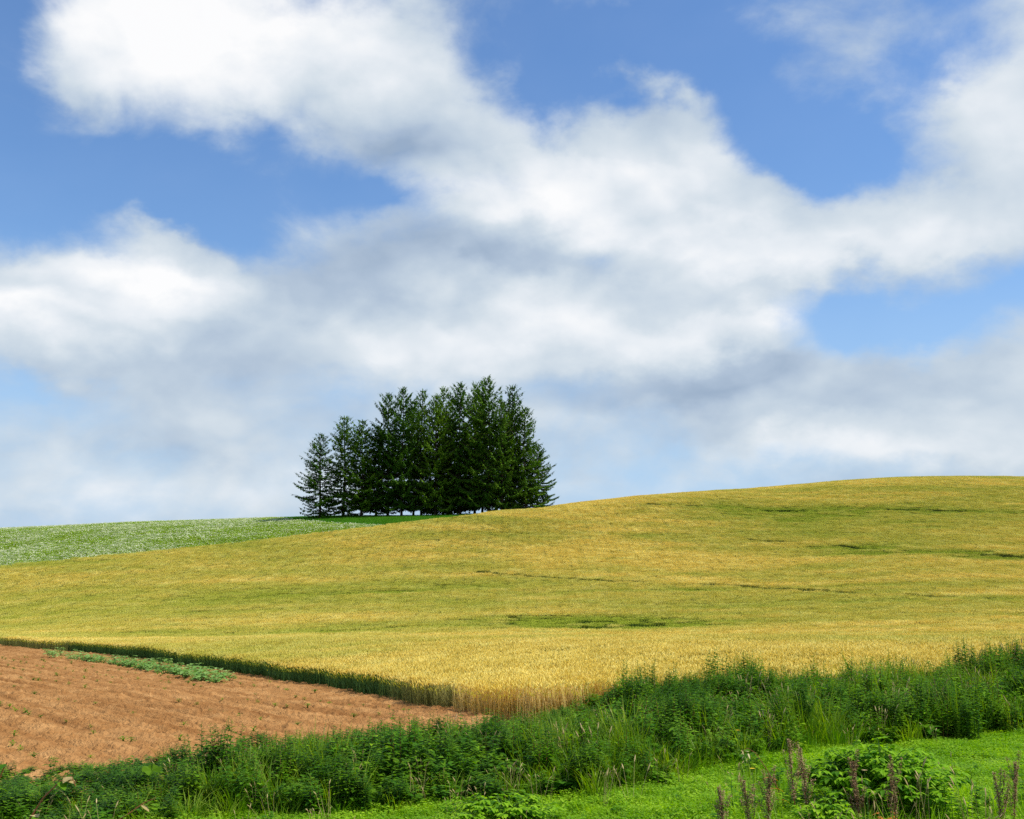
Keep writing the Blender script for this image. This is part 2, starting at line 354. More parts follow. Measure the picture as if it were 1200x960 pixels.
# ------------------------------------------------------------------ ground sheet
def fan(us, ys, zf, name, mats, smooth=True):
    U, Y = np.meshgrid(us, ys); X = U * np.maximum(Y, 11)
    Z = zf(X, Y); nx, ny = len(us), len(ys)
    idx = np.arange(nx * ny).reshape(ny, nx)
    Fc = np.stack([idx[:-1, :-1], idx[:-1, 1:], idx[1:, 1:], idx[1:, :-1]], -1).reshape(-1, 4)
    return mesh_obj(name, np.stack([X, Y, Z], -1).reshape(-1, 3), Fc, mats, smooth=smooth)
us = np.r_[-40, -20, -8, -3, -1.6, np.linspace(-.8, .8, 161), 1.6, 3, 8, 20, 40]
ys = np.r_[-400, -120, -40, -15, 0, 6, 9, np.exp(np.linspace(math.log(11), math.log(300), 170)), 340, 400, 480, 600, 800, 1200, 2000, 4000]
SE = [(ground_at(px, row)) for px, row in ((-350, 744.5), (-170, 750.5), (0, 757.5), (100, 767), (200, 780), (300, 796), (400, 812), (500, 832), (578, 849))]
SEy = np.array([p.y for p in SE])[::-1]; SEx = np.array([p.x for p in SE])[::-1]
def soil_edge_x(y): return np.interp(y, SEy, SEx)
def zground(x, y):
    xr = np.where(y >= SEy[0], soil_edge_x(y), SEx[0] - (SEy[0] - y) * .15)
    return zt(x, y) - .30 * np.clip((xr - .3 - x) / .6, 0, 1) * np.clip((y - 15.7) / 1.0, 0, 1) * np.clip((104 - y) / 4, 0, 1) * np.clip((x / np.maximum(y, 11) + .69) / .02, 0, 1)
g = fan(us, ys, zground, 'ground', [M['ground']]); tag(g, kind='structure', label='low earth ground under the crops and weeds')

# ------------------------------------------------------------------ field boundaries (world x as a function of y, or y as a function of u)
def wheat_near_y(u):           # near edge of the wheat along the weed bank, right of the soil tip
    return np.interp(u, [u_of(575), u_of(650), u_of(800), u_of(1000), u_of(1200), u_of(1500)], [SEy[0], 24.0, 25.5, 27.5, 30, 33])
BW = [ground_at(px, row, 90, off=WH) for px, row in ((-350, 672), (0, 662), (150, 648), (300, 632), (450, 614.5), (560, 602.5))]
BWu = np.array([p.x / p.y for p in BW]); BWy = np.array([p.y for p in BW])
def wheat_far_y(u): return np.where(u < BWu[-1], np.interp(u, BWu, BWy), np.interp(u, [BWu[-1], u_of(600), u_of(900), u_of(1200), u_of(1600)], [BWy[-1], 196, 262, 275, 275]))
def in_wheat(x, y):
    u = x / np.maximum(y, 1)
    a = (y < wheat_far_y(u))
    left = u < u_of(578)
    b = np.where(y < SEy[0], False, np.where(y <= SEy[-1], x > soil_edge_x(y), True))
    c = y > wheat_near_y(u)
    return a & np.where(left, b, c) & (y > 20)
# near edge of the weeds (limit with the bright meadow) and far edge of the weeds
LWu = [u_of(p, r) for p, r in ((-200, 955), (0, 955), (150, 950), (300, 948), (420, 944), (540, 926), (700, 919), (860, 890), (960, 874), (1080, 863), (1200, 852), (1450, 850))]
LWy = [ground_at(p, r).y for p, r in ((-200, 975), (0, 975), (150, 962), (300, 950), (420, 944), (540, 926), (700, 919), (860, 890), (960, 876), (1080, 866), (1200, 857), (1450, 850))]
LWy[0] = LWy[1] = 11.5; LWy[2] = 13.2
LWy = [v - d_ for v, d_ in zip(LWy, (0, 0, 0, .5, 1.0, 1.3, 1.5, 1.3, 1.1, 1.0, .9, .9))]
def weed_near_y(u): return np.interp(u, LWu, LWy)
def weed_far_y(u): return np.interp(u, [u_of(-200), u_of(0), u_of(150), u_of(300), u_of(420), u_of(560), u_of(640), u_of(700), u_of(900), u_of(1200), u_of(1500)],
                                    [17.2, 17.2, 17.6, 18.6, 19.6, 21.0, 23.6, 25.0, 27.0, 30.2, 33])

# ------------------------------------------------------------------ bare soil
def hashnoise(x, y, s, seed):
    """value noise"""
    x = x * s + seed * 17.3; y = y * s + seed * 9.1
    xi = np.floor(x).astype(int); yi = np.floor(y).astype(int); fx = x - xi; fy = y - yi
    fx = fx * fx * (3 - 2 * fx); fy = fy * fy * (3 - 2 * fy)
    def h(a, b):
        n = (a * 374761393 + b * 668265263 + seed * 144665) & 0x7fffffff; n = ((n ^ (n >> 13)) * 1274126177) & 0x7fffffff
        return ((n ^ (n >> 16)) & 0xffff) / 65535.0
    return (h(xi, yi) * (1 - fx) + h(xi + 1, yi) * fx) * (1 - fy) + (h(xi, yi + 1) * (1 - fx) + h(xi + 1, yi + 1) * fx) * fy
RD = Vector((-.787, 1.0)).normalized()              # direction of the drill rows
def soil_z(X, Y):
    across = X * RD.y - Y * RD.x
    z = zt(X, Y) + .05
    z += .085 * np.abs(np.sin(across * math.pi / .93 + .35 * hashnoise(X, Y, .25, 3))) ** .6 * (.6 + .8 * hashnoise(X, Y, .5, 8))
    z += .05 * (hashnoise(X, Y, .5, 5) - .5) + .025 * (hashnoise(X, Y, 3.1, 1) - .5) + .035 * (hashnoise(X, Y, 7.3, 2) - .5) + .045 * (hashnoise(X, Y, 15.0, 4) - .5)
    z += .16 * np.clip(hashnoise(X, Y, 5.5, 6) - .66, 0, 1) + .14 * np.clip(hashnoise(X, Y, 11.0, 9) - .68, 0, 1)
    return z
sy = np.exp(np.linspace(math.log(15.5), math.log(104), 620))
tt = np.linspace(0, 1, 620)
Xs = np.empty((len(sy), len(tt)))
for i, y in enumerate(sy):
    x1 = float(soil_edge_x(y)) + .15 if y >= SEy[0] else SEx[0] - (SEy[0] - y) * .15
    x0 = -.70 * y
    Xs[i] = x0 + (x1 - x0) * tt
Ys = np.repeat(sy[:, None], len(tt), 1)
Zs = soil_z(Xs, Ys); idx = np.arange(Xs.size).reshape(Xs.shape)
Fc = np.stack([idx[:-1, :-1], idx[:-1, 1:], idx[1:, 1:], idx[1:, :-1]], -1).reshape(-1, 4)
so = mesh_obj('soil_field', np.stack([Xs, Ys, Zs], -1).reshape(-1, 3), Fc, [M['soil']], smooth=True)
tag(so, kind='structure', label='bare reddish brown ploughed soil left of the wheat edge')

# ------------------------------------------------------------------ scatter: one point object that carries many small plants
def scatter(name, protos, x, y, z, rot, scl, idx, label, cat, extra=None):
    col = bpy.data.collections.new(name + '_kinds')
    for i, p in enumerate(protos): p.name = '%s_kind_%02d' % (name, i); col.objects.link(p)
    me = bpy.data.meshes.new(name); n = len(x); me.vertices.add(n)
    me.vertices.foreach_set('co', np.stack([x, y, z], -1).astype(np.float32).ravel())
    for nm, tp, arr, key in (('rot', 'FLOAT_VECTOR', rot, 'vector'), ('scl', 'FLOAT_VECTOR', scl, 'vector'), ('idx', 'INT', idx, 'value')):
        a = me.attributes.new(nm, tp, 'POINT'); a.data.foreach_set(key, np.asarray(arr, np.int32 if tp == 'INT' else np.float32).ravel())
    for nm, arr in (extra or {}).items():
        a = me.attributes.new(nm, 'FLOAT', 'POINT'); a.data.foreach_set('value', np.asarray(arr, np.float32))
    o = bpy.data.objects.new(name, me); sc.collection.objects.link(o)
    ng = bpy.data.node_groups.new(name + '_nodes', 'GeometryNodeTree')
    ng.interface.new_socket('Geometry', in_out='INPUT', socket_type='NodeSocketGeometry'); ng.interface.new_socket('Geometry', in_out='OUTPUT', socket_type='NodeSocketGeometry')
    gi = ng.nodes.new('NodeGroupInput'); go = ng.nodes.new('NodeGroupOutput'); ip = ng.nodes.new('GeometryNodeInstanceOnPoints'); ci = ng.nodes.new('GeometryNodeCollectionInfo')
    ci.inputs['Collection'].default_value = col; ci.inputs['Separate Children'].default_value = True; ci.inputs['Reset Children'].default_value = True
    def na(nm, tp):
        q = ng.nodes.new('GeometryNodeInputNamedAttribute'); q.data_type = tp; q.inputs['Name'].default_value = nm; return q.outputs['Attribute']
    ip.inputs['Pick Instance'].default_value = True
    l = ng.links.new
    l(gi.outputs[0], ip.inputs['Points']); l(ci.outputs[0], ip.inputs['Instance']); l(na('idx', 'INT'), ip.inputs['Instance Index'])
    l(na('rot', 'FLOAT_VECTOR'), ip.inputs['Rotation']); l(na('scl', 'FLOAT_VECTOR'), ip.inputs['Scale']); l(ip.outputs[0], go.inputs[0])
    md = o.modifiers.new('plants', 'NODES'); md.node_group = ng
    return tag(o, label, cat, kind='stuff')
def slope_rot(x, y, spin):
    """Euler that lays a tile on the slope and spins it"""
    e_ = .5; gx = (zt(x + e_, y) - zt(x - e_, y)) / (2 * e_); gy = (zt(x, y + e_) - zt(x, y - e_)) / (2 * e_)
    return gx, gy
def tile_rots(x, y, spin):
    gx, gy = slope_rot(x, y, spin); out = np.zeros((len(x), 3))
    for i in range(len(x)):
        n = Vector((-gx[i], -gy[i], 1)).normalized()
        q = Vector((0, 0, 1)).rotation_difference(n).to_matrix() @ Matrix.Rotation(spin[i], 3, 'Z')
        out[i] = q.to_euler()
    return out

# ------------------------------------------------------------------ wheat
def wheat_tile(size, n, big, seed):
    r = random.Random(seed); b = MB()
    for i in range(n):
        x = r.gauss(0, .31) * size; y = r.gauss(0, .31) * size
        h = r.gauss(.70, .045); a = r.uniform(0, math.tau); ln = r.uniform(.02, .12)
        dx, dy = math.cos(a) * ln, math.sin(a) * ln
        top = Vector((x + dx, y + dy, h)); base = Vector((x, y, -.05))
        b.tube([base, Vector((x + dx * .3, y + dy * .3, h * .55)), top], [.004 * big, .0035 * big, .003 * big], 3, 1)
        bend = r.uniform(.15, .9); a2 = a + r.gauss(0, .5)
        el_ = .085 * r.uniform(.85, 1.15)
        tip = top + Vector((math.cos(a2) * math.sin(bend), math.sin(a2) * math.sin(bend), math.cos(bend))) * el_ * (1 + .35 * (big - 1))
        b.spindle(top, tip, .0085 * big, 4, 0, (.5, 1, .9, .25))
        # awns as one slim fan
        b.blade(tip - (tip - top) * .3, a2, .05, .006 * big, bend, .1, 0, 1)
        for k in range(2 if big < 1.5 else 1):
            z0 = r.uniform(.2, .55) * h; low = z0 < .42
            b.blade(base.lerp(top, z0 / h), r.uniform(0, math.tau), r.uniform(.16, .28), .012 * big, .5, r.uniform(.5, 1.2), 2, 2, r.uniform(-.5, .5))
        if r.random() < .55:
            b.blade(base.lerp(top, .78), r.uniform(0, math.tau), r.uniform(.12, .2), .011 * big, .6, r.uniform(.3, 1.0), 3, 2)
    return b.build('wheat', [M['wheat_ear'], M['wheat_stem'], M['wheat_leaf'], M['wheat_top']], link=False)
def grid_pts(x0, x1, y0, y1, step, mask, jit=.18):
    X, Y = np.meshgrid(np.arange(x0, x1, step), np.arange(y0, y1, step)); x = X.ravel(); y = Y.ravel()
    x = x + rng.uniform(-jit, jit, len(x)) * step; y = y + rng.uniform(-jit, jit, len(y)) * step
    m = mask(x, y); return x[m], y[m]
FR = .60                                              # fan half width as x/y
near = lambda x, y: in_wheat(x, y) & (y < 74) & (np.abs(x) < FR * y + 1)
xn, yn = grid_pts(-50, 50, 20, 76, .48, near)
TRAM = [[ground_at(a, b, 80, off=WH * .7) for a, b in l] for l in (((760, 592), (850, 596.5), (1000, 597), (1200, 603), (1300, 606)), ((880, 634), (960, 638), (1040, 646), (1140, 650), (1260, 657)), ((560, 672), (720, 683), (850, 687), (1000, 696), (1100, 701), (1260, 707)))]
def tram_dist(x, y):
    d = np.full(len(x), 99.0)
    for l in TRAM:
        for a, b in zip(l[:-1], l[1:]):
            ex, ey = b.x - a.x, b.y - a.y; t = np.clip(((x - a.x) * ex + (y - a.y) * ey) / (ex * ex + ey * ey), 0, 1)
            d = np.minimum(d, np.hypot(x - a.x - t * ex, y - a.y - t * ey))
    return d
far_ = lambda x, y: in_wheat(x, y) & (y >= 73) & (np.abs(x) < FR * y + 3)
xf, yf = grid_pts(-175, 175, 73, 282, 1.0, far_)
def streak(x, y, px, row, rx, ry):
    """soft patch of greener, thinner wheat lying on the slope around a spot of the field"""
    p = ground_at(px, row, 60 if row < 744 else 20, off=WH); q = ground_at(px, row - ry, 60, off=WH)
    sy_ = max(abs(q.y - p.y), 1.5); sx = rx / F * p.y
    return np.exp(-(((x - p.x) / sx) ** 2 + ((y - p.y) / sy_) ** 2))
td = tram_dist(xf, yf); kp = ~((td < .75) & (hashnoise(xf, yf, .16, 44) + .3 * rng.random(len(xf)) > .50))
lod = streak(xf, yf, 720, 730, 90, 5) + .6 * streak(xf, yf, 640, 724, 70, 3); kp &= ~(rng.random(len(xf)) < .6 * lod * np.clip(2 * hashnoise(xf * .5, yf, .5, 45), 0, 1.4))
xf, yf = xf[kp], yf[kp]
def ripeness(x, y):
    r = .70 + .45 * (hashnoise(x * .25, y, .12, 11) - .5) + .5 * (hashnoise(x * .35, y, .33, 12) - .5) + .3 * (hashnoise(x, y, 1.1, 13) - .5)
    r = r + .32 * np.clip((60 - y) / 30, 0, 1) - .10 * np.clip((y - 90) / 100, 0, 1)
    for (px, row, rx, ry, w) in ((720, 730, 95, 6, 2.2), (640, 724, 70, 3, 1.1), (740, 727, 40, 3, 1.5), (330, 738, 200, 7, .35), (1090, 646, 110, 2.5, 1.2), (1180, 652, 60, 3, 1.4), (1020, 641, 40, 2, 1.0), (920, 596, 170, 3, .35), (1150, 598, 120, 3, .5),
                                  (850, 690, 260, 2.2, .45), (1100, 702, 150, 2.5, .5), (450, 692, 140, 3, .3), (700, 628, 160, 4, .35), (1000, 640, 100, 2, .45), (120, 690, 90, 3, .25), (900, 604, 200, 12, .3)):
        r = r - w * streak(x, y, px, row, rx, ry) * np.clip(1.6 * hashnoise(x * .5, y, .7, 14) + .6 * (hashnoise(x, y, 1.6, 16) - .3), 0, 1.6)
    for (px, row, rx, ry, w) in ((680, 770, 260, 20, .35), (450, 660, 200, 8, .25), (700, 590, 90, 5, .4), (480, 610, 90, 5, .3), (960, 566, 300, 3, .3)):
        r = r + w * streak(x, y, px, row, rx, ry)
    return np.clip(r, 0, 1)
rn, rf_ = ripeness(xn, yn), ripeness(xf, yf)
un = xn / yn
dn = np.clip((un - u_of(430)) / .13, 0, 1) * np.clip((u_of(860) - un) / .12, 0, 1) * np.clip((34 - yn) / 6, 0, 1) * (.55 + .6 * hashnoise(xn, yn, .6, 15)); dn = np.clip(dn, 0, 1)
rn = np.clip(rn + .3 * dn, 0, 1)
def hts(x, y, r): return (.93 + .14 * (hashnoise(x, y, .4, 21) - .5) + .10 * (hashnoise(x, y, 1.7, 22) - .5)) * (.80 + .25 * np.clip(r * 1.8, 0, 1))
NT = 5
spin = rng.uniform(0, 6.28, len(xn))
hn = hts(xn, yn, rn); one = np.ones(len(xn))
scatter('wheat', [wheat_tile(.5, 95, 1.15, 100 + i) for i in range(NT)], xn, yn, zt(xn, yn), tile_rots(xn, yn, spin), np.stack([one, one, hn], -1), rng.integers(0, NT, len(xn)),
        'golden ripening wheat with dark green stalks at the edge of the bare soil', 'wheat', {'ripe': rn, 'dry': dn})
spin = rng.uniform(0, 6.28, len(xf))
hf = hts(xf, yf, rf_); one = np.ones(len(xf))
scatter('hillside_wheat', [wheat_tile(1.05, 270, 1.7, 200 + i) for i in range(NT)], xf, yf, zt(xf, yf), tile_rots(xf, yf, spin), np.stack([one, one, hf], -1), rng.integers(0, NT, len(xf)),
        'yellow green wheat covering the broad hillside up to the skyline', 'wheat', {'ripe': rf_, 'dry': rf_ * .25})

# ------------------------------------------------------------------ potato field and grass strip by the grove
def potato_tile(seed, flowers=14):
    r = random.Random(seed); b = MB()
    for i in range(85):
        a = r.uniform(0, math.tau); q = math.sqrt(r.random()) * .62; z = .18 + .27 * (1 - (q / .62) ** 2) * r.uniform(.6, 1)
        b.leaf((math.cos(a) * q, math.sin(a) * q, z), (math.cos(a + r.gauss(0, .8)), math.sin(a + r.gauss(0, .8)), r.uniform(-.1, .7)), r.uniform(.12, .22), r.uniform(.08, .13), .4, .2, 0, 1)
    for i in range(flowers):
        a = r.uniform(0, math.tau); q = math.sqrt(r.random()) * .5; z = .50 - .2 * (q / .5) ** 2; x, y = math.cos(a) * q, math.sin(a) * q; s_ = r.uniform(.035, .06)
        b.add([Vector((x - s_, y - s_, z)), Vector((x + s_, y - s_, z + .03)), Vector((x + s_, y + s_, z + .05)), Vector((x - s_, y + s_, z + .02)), Vector((x, y, z - .02))], [(0, 1, 4), (1, 2, 4), (2, 3, 4), (3, 0, 4)], 1)
    return b.build('potato', [M['potato_leaf'], M['potato_flower']], link=False)
def grass_tile(seed, mat, n=130, size=.6, h=.35, w=.02, leafy=0.0):
    r = random.Random(seed); b = MB()
    for i in range(n):
        x = r.uniform(-.5, .5) * size * 1.15; y = r.uniform(-.5, .5) * size * 1.15; a = r.uniform(0, math.tau)
        if r.random() < leafy:
            b.leaf((x, y, h * r.uniform(.25, .75)), (math.cos(a), math.sin(a), r.uniform(-.1, .8)), r.uniform(.035, .07), r.uniform(.025, .04), .2, .2, 0, 1)
        else:
            b.blade((x, y, -.02), a, h * r.uniform(.6, 1.15), w * r.uniform(.7, 1.2), r.uniform(0, .3), r.uniform(.1, .8), 0, 3, r.uniform(-1, 1))
    return b.build('grass', [mat], link=False)
# limit between flowering potatoes and the plain green strip in front of the trees, drawn from the skyline at px 345 down to px 520
def in_potato(x, y):
    u = x / y
    far = np.interp(u, [u_of(-400), u_of(300), u_of(345), u_of(400), u_of(450), u_of(490), u_of(560)], [262, 236, 200, 184, 175, 171.5, 171])
    return (y > wheat_far_y(u) - .3) & (u < u_of(545)) & (y < far) & (np.abs(x) < FR * y)
def in_strip(x, y):
    u = x / y
    far = np.interp(u, [u_of(-400), u_of(300), u_of(345), u_of(400), u_of(450), u_of(490), u_of(560)], [262, 236, 200, 184, 175, 171.5, 171])
    return (y >= far) & (y < 262) & (y > wheat_far_y(u) - .3) & (u < u_of(640)) & (u > u_of(250))
xp, yp = grid_pts(-150, 5, 145, 262, .85, in_potato, .28)
spin = rng.uniform(0, 6.28, len(xp)); s_ = rng.uniform(.85, 1.15, len(xp))
pk = (hashnoise(xp, yp, .12, 31) * .55 + hashnoise(xp * .3, yp, .2, 32) * .45)
ik = np.where(pk + rng.uniform(-.12, .12, len(xp)) > .50, rng.integers(2, 4, len(xp)), rng.integers(0, 2, len(xp)))
scatter('potato_plants', [potato_tile(300, 2), potato_tile(301, 4), potato_tile(302, 8), potato_tile(303, 13)], xp, yp, zt(xp, yp), np.stack([0 * spin, 0 * spin, spin], -1), np.stack([s_, s_, s_], -1), ik,
        'flowering potato crop, pale green with white blossom, left below the skyline', 'potato plants')
xg, yg = grid_pts(-60, 12, 178, 262, .8, in_strip, .3); spin = rng.uniform(0, 6.28, len(xg)); s_ = rng.uniform(.8, 1.2, len(xg))
scatter('field_grass', [grass_tile(320 + i, M['field_grass'], 120, .95, .40, .05, .3) for i in range(3)], xg, yg, zt(xg, yg), np.stack([0 * spin, 0 * spin, spin], -1), np.stack([s_, s_, s_], -1), rng.integers(0, 3, len(xg)),
        'plain dark green strip of grass in front of the larch grove', 'grass')

# ------------------------------------------------------------------ larches
def larch(seed, Hh, Rr, one_sided=0.0, lowbare=.09, density=1.0):
    """Japanese larch: straight trunk, level whorled limbs turning up at the tip, layered sprays of needles"""
    r = random.Random(seed); tb = MB(); cb = MB()
    lean = Vector((r.uniform(-.01, .01), r.uniform(-.01, .01)))
    def tp(z): return Vector((lean.x * z + .12 * math.sin(z * .25 + seed), lean.y * z + .1 * math.cos(z * .3 + seed) - .1, z))
    n = 12; r0 = Hh * .0105
    tb.tube([tp(Hh * i / n - (.4 if i == 0 else 0)) for i in range(n + 1)], [r0 * (1.25 if i == 0 else 1) * (1 - i / n) ** .85 + .02 for i in range(n + 1)], 8, 0)
    z = Hh * lowbare; phase = r.uniform(0, 6.28)
    while z < Hh * .995:
        t = (z / Hh - lowbare) / (1 - lowbare)
        prof = min(1, .72 + 1.6 * t) * (1 - t) ** .62 * (1.05 if t < .4 else 1.0) * .98 + .02
        m = r.choice((3, 4, 4, 5)) if t < .85 else 3
        for j in range(m):
            a = phase + j * math.tau / m + r.uniform(-.35, .35)
            Lb = Rr * prof * r.uniform(.62, 1.12) * (1 + one_sided * math.cos(a))
            if r.random() < .07 + .08 * (t < .3): Lb *= .4
            if r.random() < .06: Lb *= 1.25
            Lb = max(Lb, .3)
            rise = .30 + .9 * max(0, t - .45) + r.uniform(-.10, .12) - .28 * (t < .25)
            d = Vector((math.cos(a), math.sin(a), 0)); sd = Vector((-d.y, d.x, 0)); p0 = tp(z)
            def bp(s): return p0 + d * (Lb * s) + Vector((0, 0, Lb * (rise * s - .26 * math.sin(s * 2.4) * (1 - t * .7) + .10 * s ** 3)))
            K_ = max(3, int(Lb / .8)); tb.tube([bp(i / 3) for i in range(4)], [max(.018, .012 * Lb * (1 - i / 3.3)) + .012 for i in range(4)], 3, 0)
            ns = max(3, int(Lb * 2.6 * density))
            for i in range(ns):
                s = .18 + .82 * (i + r.random()) / ns; c = bp(s)
                wl = Lb * .30 * (1 - s) ** .6 * r.uniform(.5, 1.15) + .22
                for sg in (-1, 1):
                    if r.random() < .12: continue
                    dd = (sd * sg * r.uniform(.6, 1) + d * r.uniform(.35, .9) + Vector((0, 0, r.uniform(-.25, .10)))).normalized()
                    q = c.copy(); nn = max(1, int(wl / .42))
                    for w_ in range(nn):
                        ln = min(wl, .62) * r.uniform(.8, 1.2)
                        cb.leaf(q, dd + Vector((r.uniform(-.3, .3), r.uniform(-.3, .3), r.uniform(-.15, .2))), ln, .36 * r.uniform(.7, 1.2), .3, -.2, 0, 2)
                        if r.random() < .75: cb.leaf(q + dd * .15, (r.uniform(-.6, .6), r.uniform(-.6, .6), -1), r.uniform(.3, .6), .26, .0, .1, 0, 1)
                        q = q + dd * ln * .7
                if r.random() < .7: cb.leaf(c, d + Vector((0, 0, r.uniform(.1, .7))), .45, .18, .1, .2, 0, 1)
            for q in range(2): cb.leaf(bp(.93 + .07 * q), d + Vector((r.uniform(-.2, .2), r.uniform(-.2, .2), .05 + .25 * q)), .55, .16, .0, .2, 0, 1)
        phase += r.uniform(.5, 1.1); z += Hh * r.uniform(.017, .028) * (1.0 if t < .7 else .85)
    for q in range(7): cb.leaf(tp(Hh - .15 * q), (r.uniform(-.5, .5), r.uniform(-.5, .5), 1), .5, .15, 0, .2, 0, 1)
    return tb, cb
PH_ = 22.0
protos = []
for i, (rr, os_, lb, dn) in enumerate(((5.9, 0, .08, 1.2), (6.1, 0, .12, 1.6), (6.4, .12, .10, 1.6), (6.4, -.1, .11, 1.7), (5.7, .1, .07, 1.4))):
    tb, cb = larch(40 + i, PH_, rr, os_, lb, dn)
    protos.append((tb.build('trunk', [M['bark']], link=False, smooth=True), cb.build('crown', [M['larch']], link=False)))
#  px   top   depth  kind  width  label
TREES = [
 (374, 508.5, 189, 0, 1.42, 'small larch standing alone at the left end of the grove'),
 (402, 488.5, 192, 4, 1.25, 'thin larch second from the left, next to the lone small one'),
 (424, 492.5, 188, 1, 1.15, 'low larch third from the left, in the step below the tall ones'),
 (441, 500, 193, 2, 1.1, 'low slender larch fourth from the left, against the first tall larch'),
 (454, 462, 190, 2, .90, 'tall larch where the grove steps up on its left'),
 (470, 455.5, 187, 3, .85, 'tall larch second of the high part from the left'),
 (493, 457.5, 191, 0, .82, 'tall larch left of the middle of the grove'),
 (510, 463, 186, 1, .9, 'slightly lower larch in the front row at the middle of the grove'),
 (519, 454.5, 193, 4, .9, 'larch behind the front row at the middle of the grove'),
 (538, 449.5, 188, 2, .85, 'tall larch right of the middle of the grove'),
 (556, 450, 192, 1, .85, 'tall larch just left of the highest one'),
 (573, 443, 188, 3, .95, 'highest larch of the grove, right of its middle'),
 (588, 470, 185, 0, .85, 'lower larch in front between the highest one and the right edge'),
 (601, 452.5, 190, 4, 1.0, 'larch with a loose open top near the right edge of the grove'),
 (615, 478, 187, 0, 1.1, 'larch of middle height at the right edge of the grove'),
 (630, 522, 192, 3, 1.1, 'short drooping larch at the far right foot of the grove'),
 (485, 470, 198, 1, .9, 'larch in the back row behind the left tall trunks'),
 (529, 468, 199, 0, .85, 'larch in the back row behind the middle trunks'),
 (565, 466, 199, 2, .9, 'larch in the back row behind the highest larch'),
 (594, 480, 197, 1, .8, 'larch in the back row near the right edge'),
]
for (px, top, y, kd, wd, lab) in TREES:
    y += 14 if px < 560 else 10
    x = u_of(px, 600) * y; z0 = zt1(x, y); d = pdir(px, top); hh = EYE + y * d[2] / d[1] - z0
    t = empty('larch_tree', (x, y, z0)); s = hh / PH_; wv = wd * (1 if hh > 17 else .92)
    t.scale = (s * wv if hh > 15 else .75 * wv, s * wv if hh > 15 else .75 * wv, s); t.rotation_euler = (0, 0, random.uniform(0, 6.28))
    tag(t, lab, 'tree', 'larch trees of the grove on the hilltop')
    for k_ in (0, 1):
        c = protos[kd][k_].copy(); sc.collection.objects.link(c); c.parent = t; c.name = ('trunk', 'crown')[k_]

# ------------------------------------------------------------------ weeds
def mugwort(seed, h=1.0, stems=5, mat=0, spread=.16):
    r = random.Random(seed); b = MB()
    for s in range(stems):
        a = r.uniform(0, 6.28); x0, y0 = math.cos(a) * r.uniform(0, spread), math.sin(a) * r.uniform(0, spread); hh = h * r.uniform(.75, 1.08); ln = r.uniform(0, .14)
        tip = Vector((x0 + math.cos(a) * ln, y0 + math.sin(a) * ln, hh)); b0 = Vector((x0, y0, -.03))
        b.tube([b0, b0.lerp(tip, .5) + Vector((0, 0, .02)), tip], [.006, .005, .002], 4, 2)
        n = int(hh / .026); ph = r.uniform(0, 6.28)
        for i in range(n):
            t = (i + 1) / n; c = b0.lerp(tip, t); ph += 2.4 + r.uniform(-.3, .3); lf = (.125 if t < .75 else .125 - .34 * (t - .75)) * r.uniform(.75, 1.2); lf = lf * (.75 if t < .2 else 1)
            up = .25 + .9 * max(0, t - .6)
            b.leaf(c, (math.cos(ph), math.sin(ph), up), lf * 1.25, lf * .50, .35, .25, mat if r.random() < .85 else 1 - mat, 1)
            if r.random() < .6: b.leaf(c, (math.cos(ph + .7), math.sin(ph + .7), up + .2), lf * .9, lf * .32, .3, .25, mat, 1)
    return b
def herb(seed, h=.7, n=70, leaf=.10, spread=.30, m=0):
    """bushy broad-leaved herb"""
    r = random.Random(seed); b = MB()
    for s in range(6):
        a = r.uniform(0, 6.28); q = r.uniform(.2, 1) * spread * .8; tip = Vector((math.cos(a) * q, math.sin(a) * q, h * r.uniform(.6, 1)))
        b.tube([Vector((0, 0, -.03)), Vector((tip.x * .35, tip.y * .35, tip.z * .55)), tip], [.006, .005, .002], 3, 2)
        for i in range(n // 6):
            t = .25 + .75 * (i + .5) / (n // 6); c = Vector((tip.x * t * t * .8 + tip.x * t * .2, tip.y * t * t * .8 + tip.y * t * .2, tip.z * t)); ph = r.uniform(0, 6.28)
            b.leaf(c, (math.cos(ph), math.sin(ph), r.uniform(0, .6)), leaf * r.uniform(.7, 1.3), leaf * .6 * r.uniform(.8, 1.2), .35, .2, m if r.random() < .7 else 1 - m, 2)
    return b
def tall_grass(seed, h=.9, n=60, w=.012, spread=.18, m=0):
    r = random.Random(seed); b = MB()
    for i in range(n):
        a = r.uniform(0, 6.28); q = r.uniform(0, spread)
        b.blade((math.cos(a) * q, math.sin(a) * q, -.03), a + r.gauss(0, .6), h * r.uniform(.55, 1.1), w * r.uniform(.7, 1.4), r.uniform(0, .25), r.uniform(.1, .8), m, 4, r.uniform(-.8, .8))
    return b
def dry_grass(seed, h=.7, n=7, spread=.12):
    r = random.Random(seed); b = MB()
    for i in range(n):
        a = r.uniform(0, 6.28); q = r.uniform(0, spread); ln = r.uniform(.03, .2); hh = h * r.uniform(.7, 1.1)
        p0 = Vector((math.cos(a) * q, math.sin(a) * q, 0)); p1 = p0 + Vector((math.cos(a) * ln, math.sin(a) * ln, hh))
        b.tube([p0, p0.lerp(p1, .6), p1], [.003, .0028, .002], 3, 0)
        p2 = p1 + Vector((math.cos(a) * .05, math.sin(a) * .05, r.uniform(.06, .13))); b.spindle(p1, p2, .009, 4, 0)
    return b
WM = [M['weed_dark'], M['weed_mid'], M['stem']]
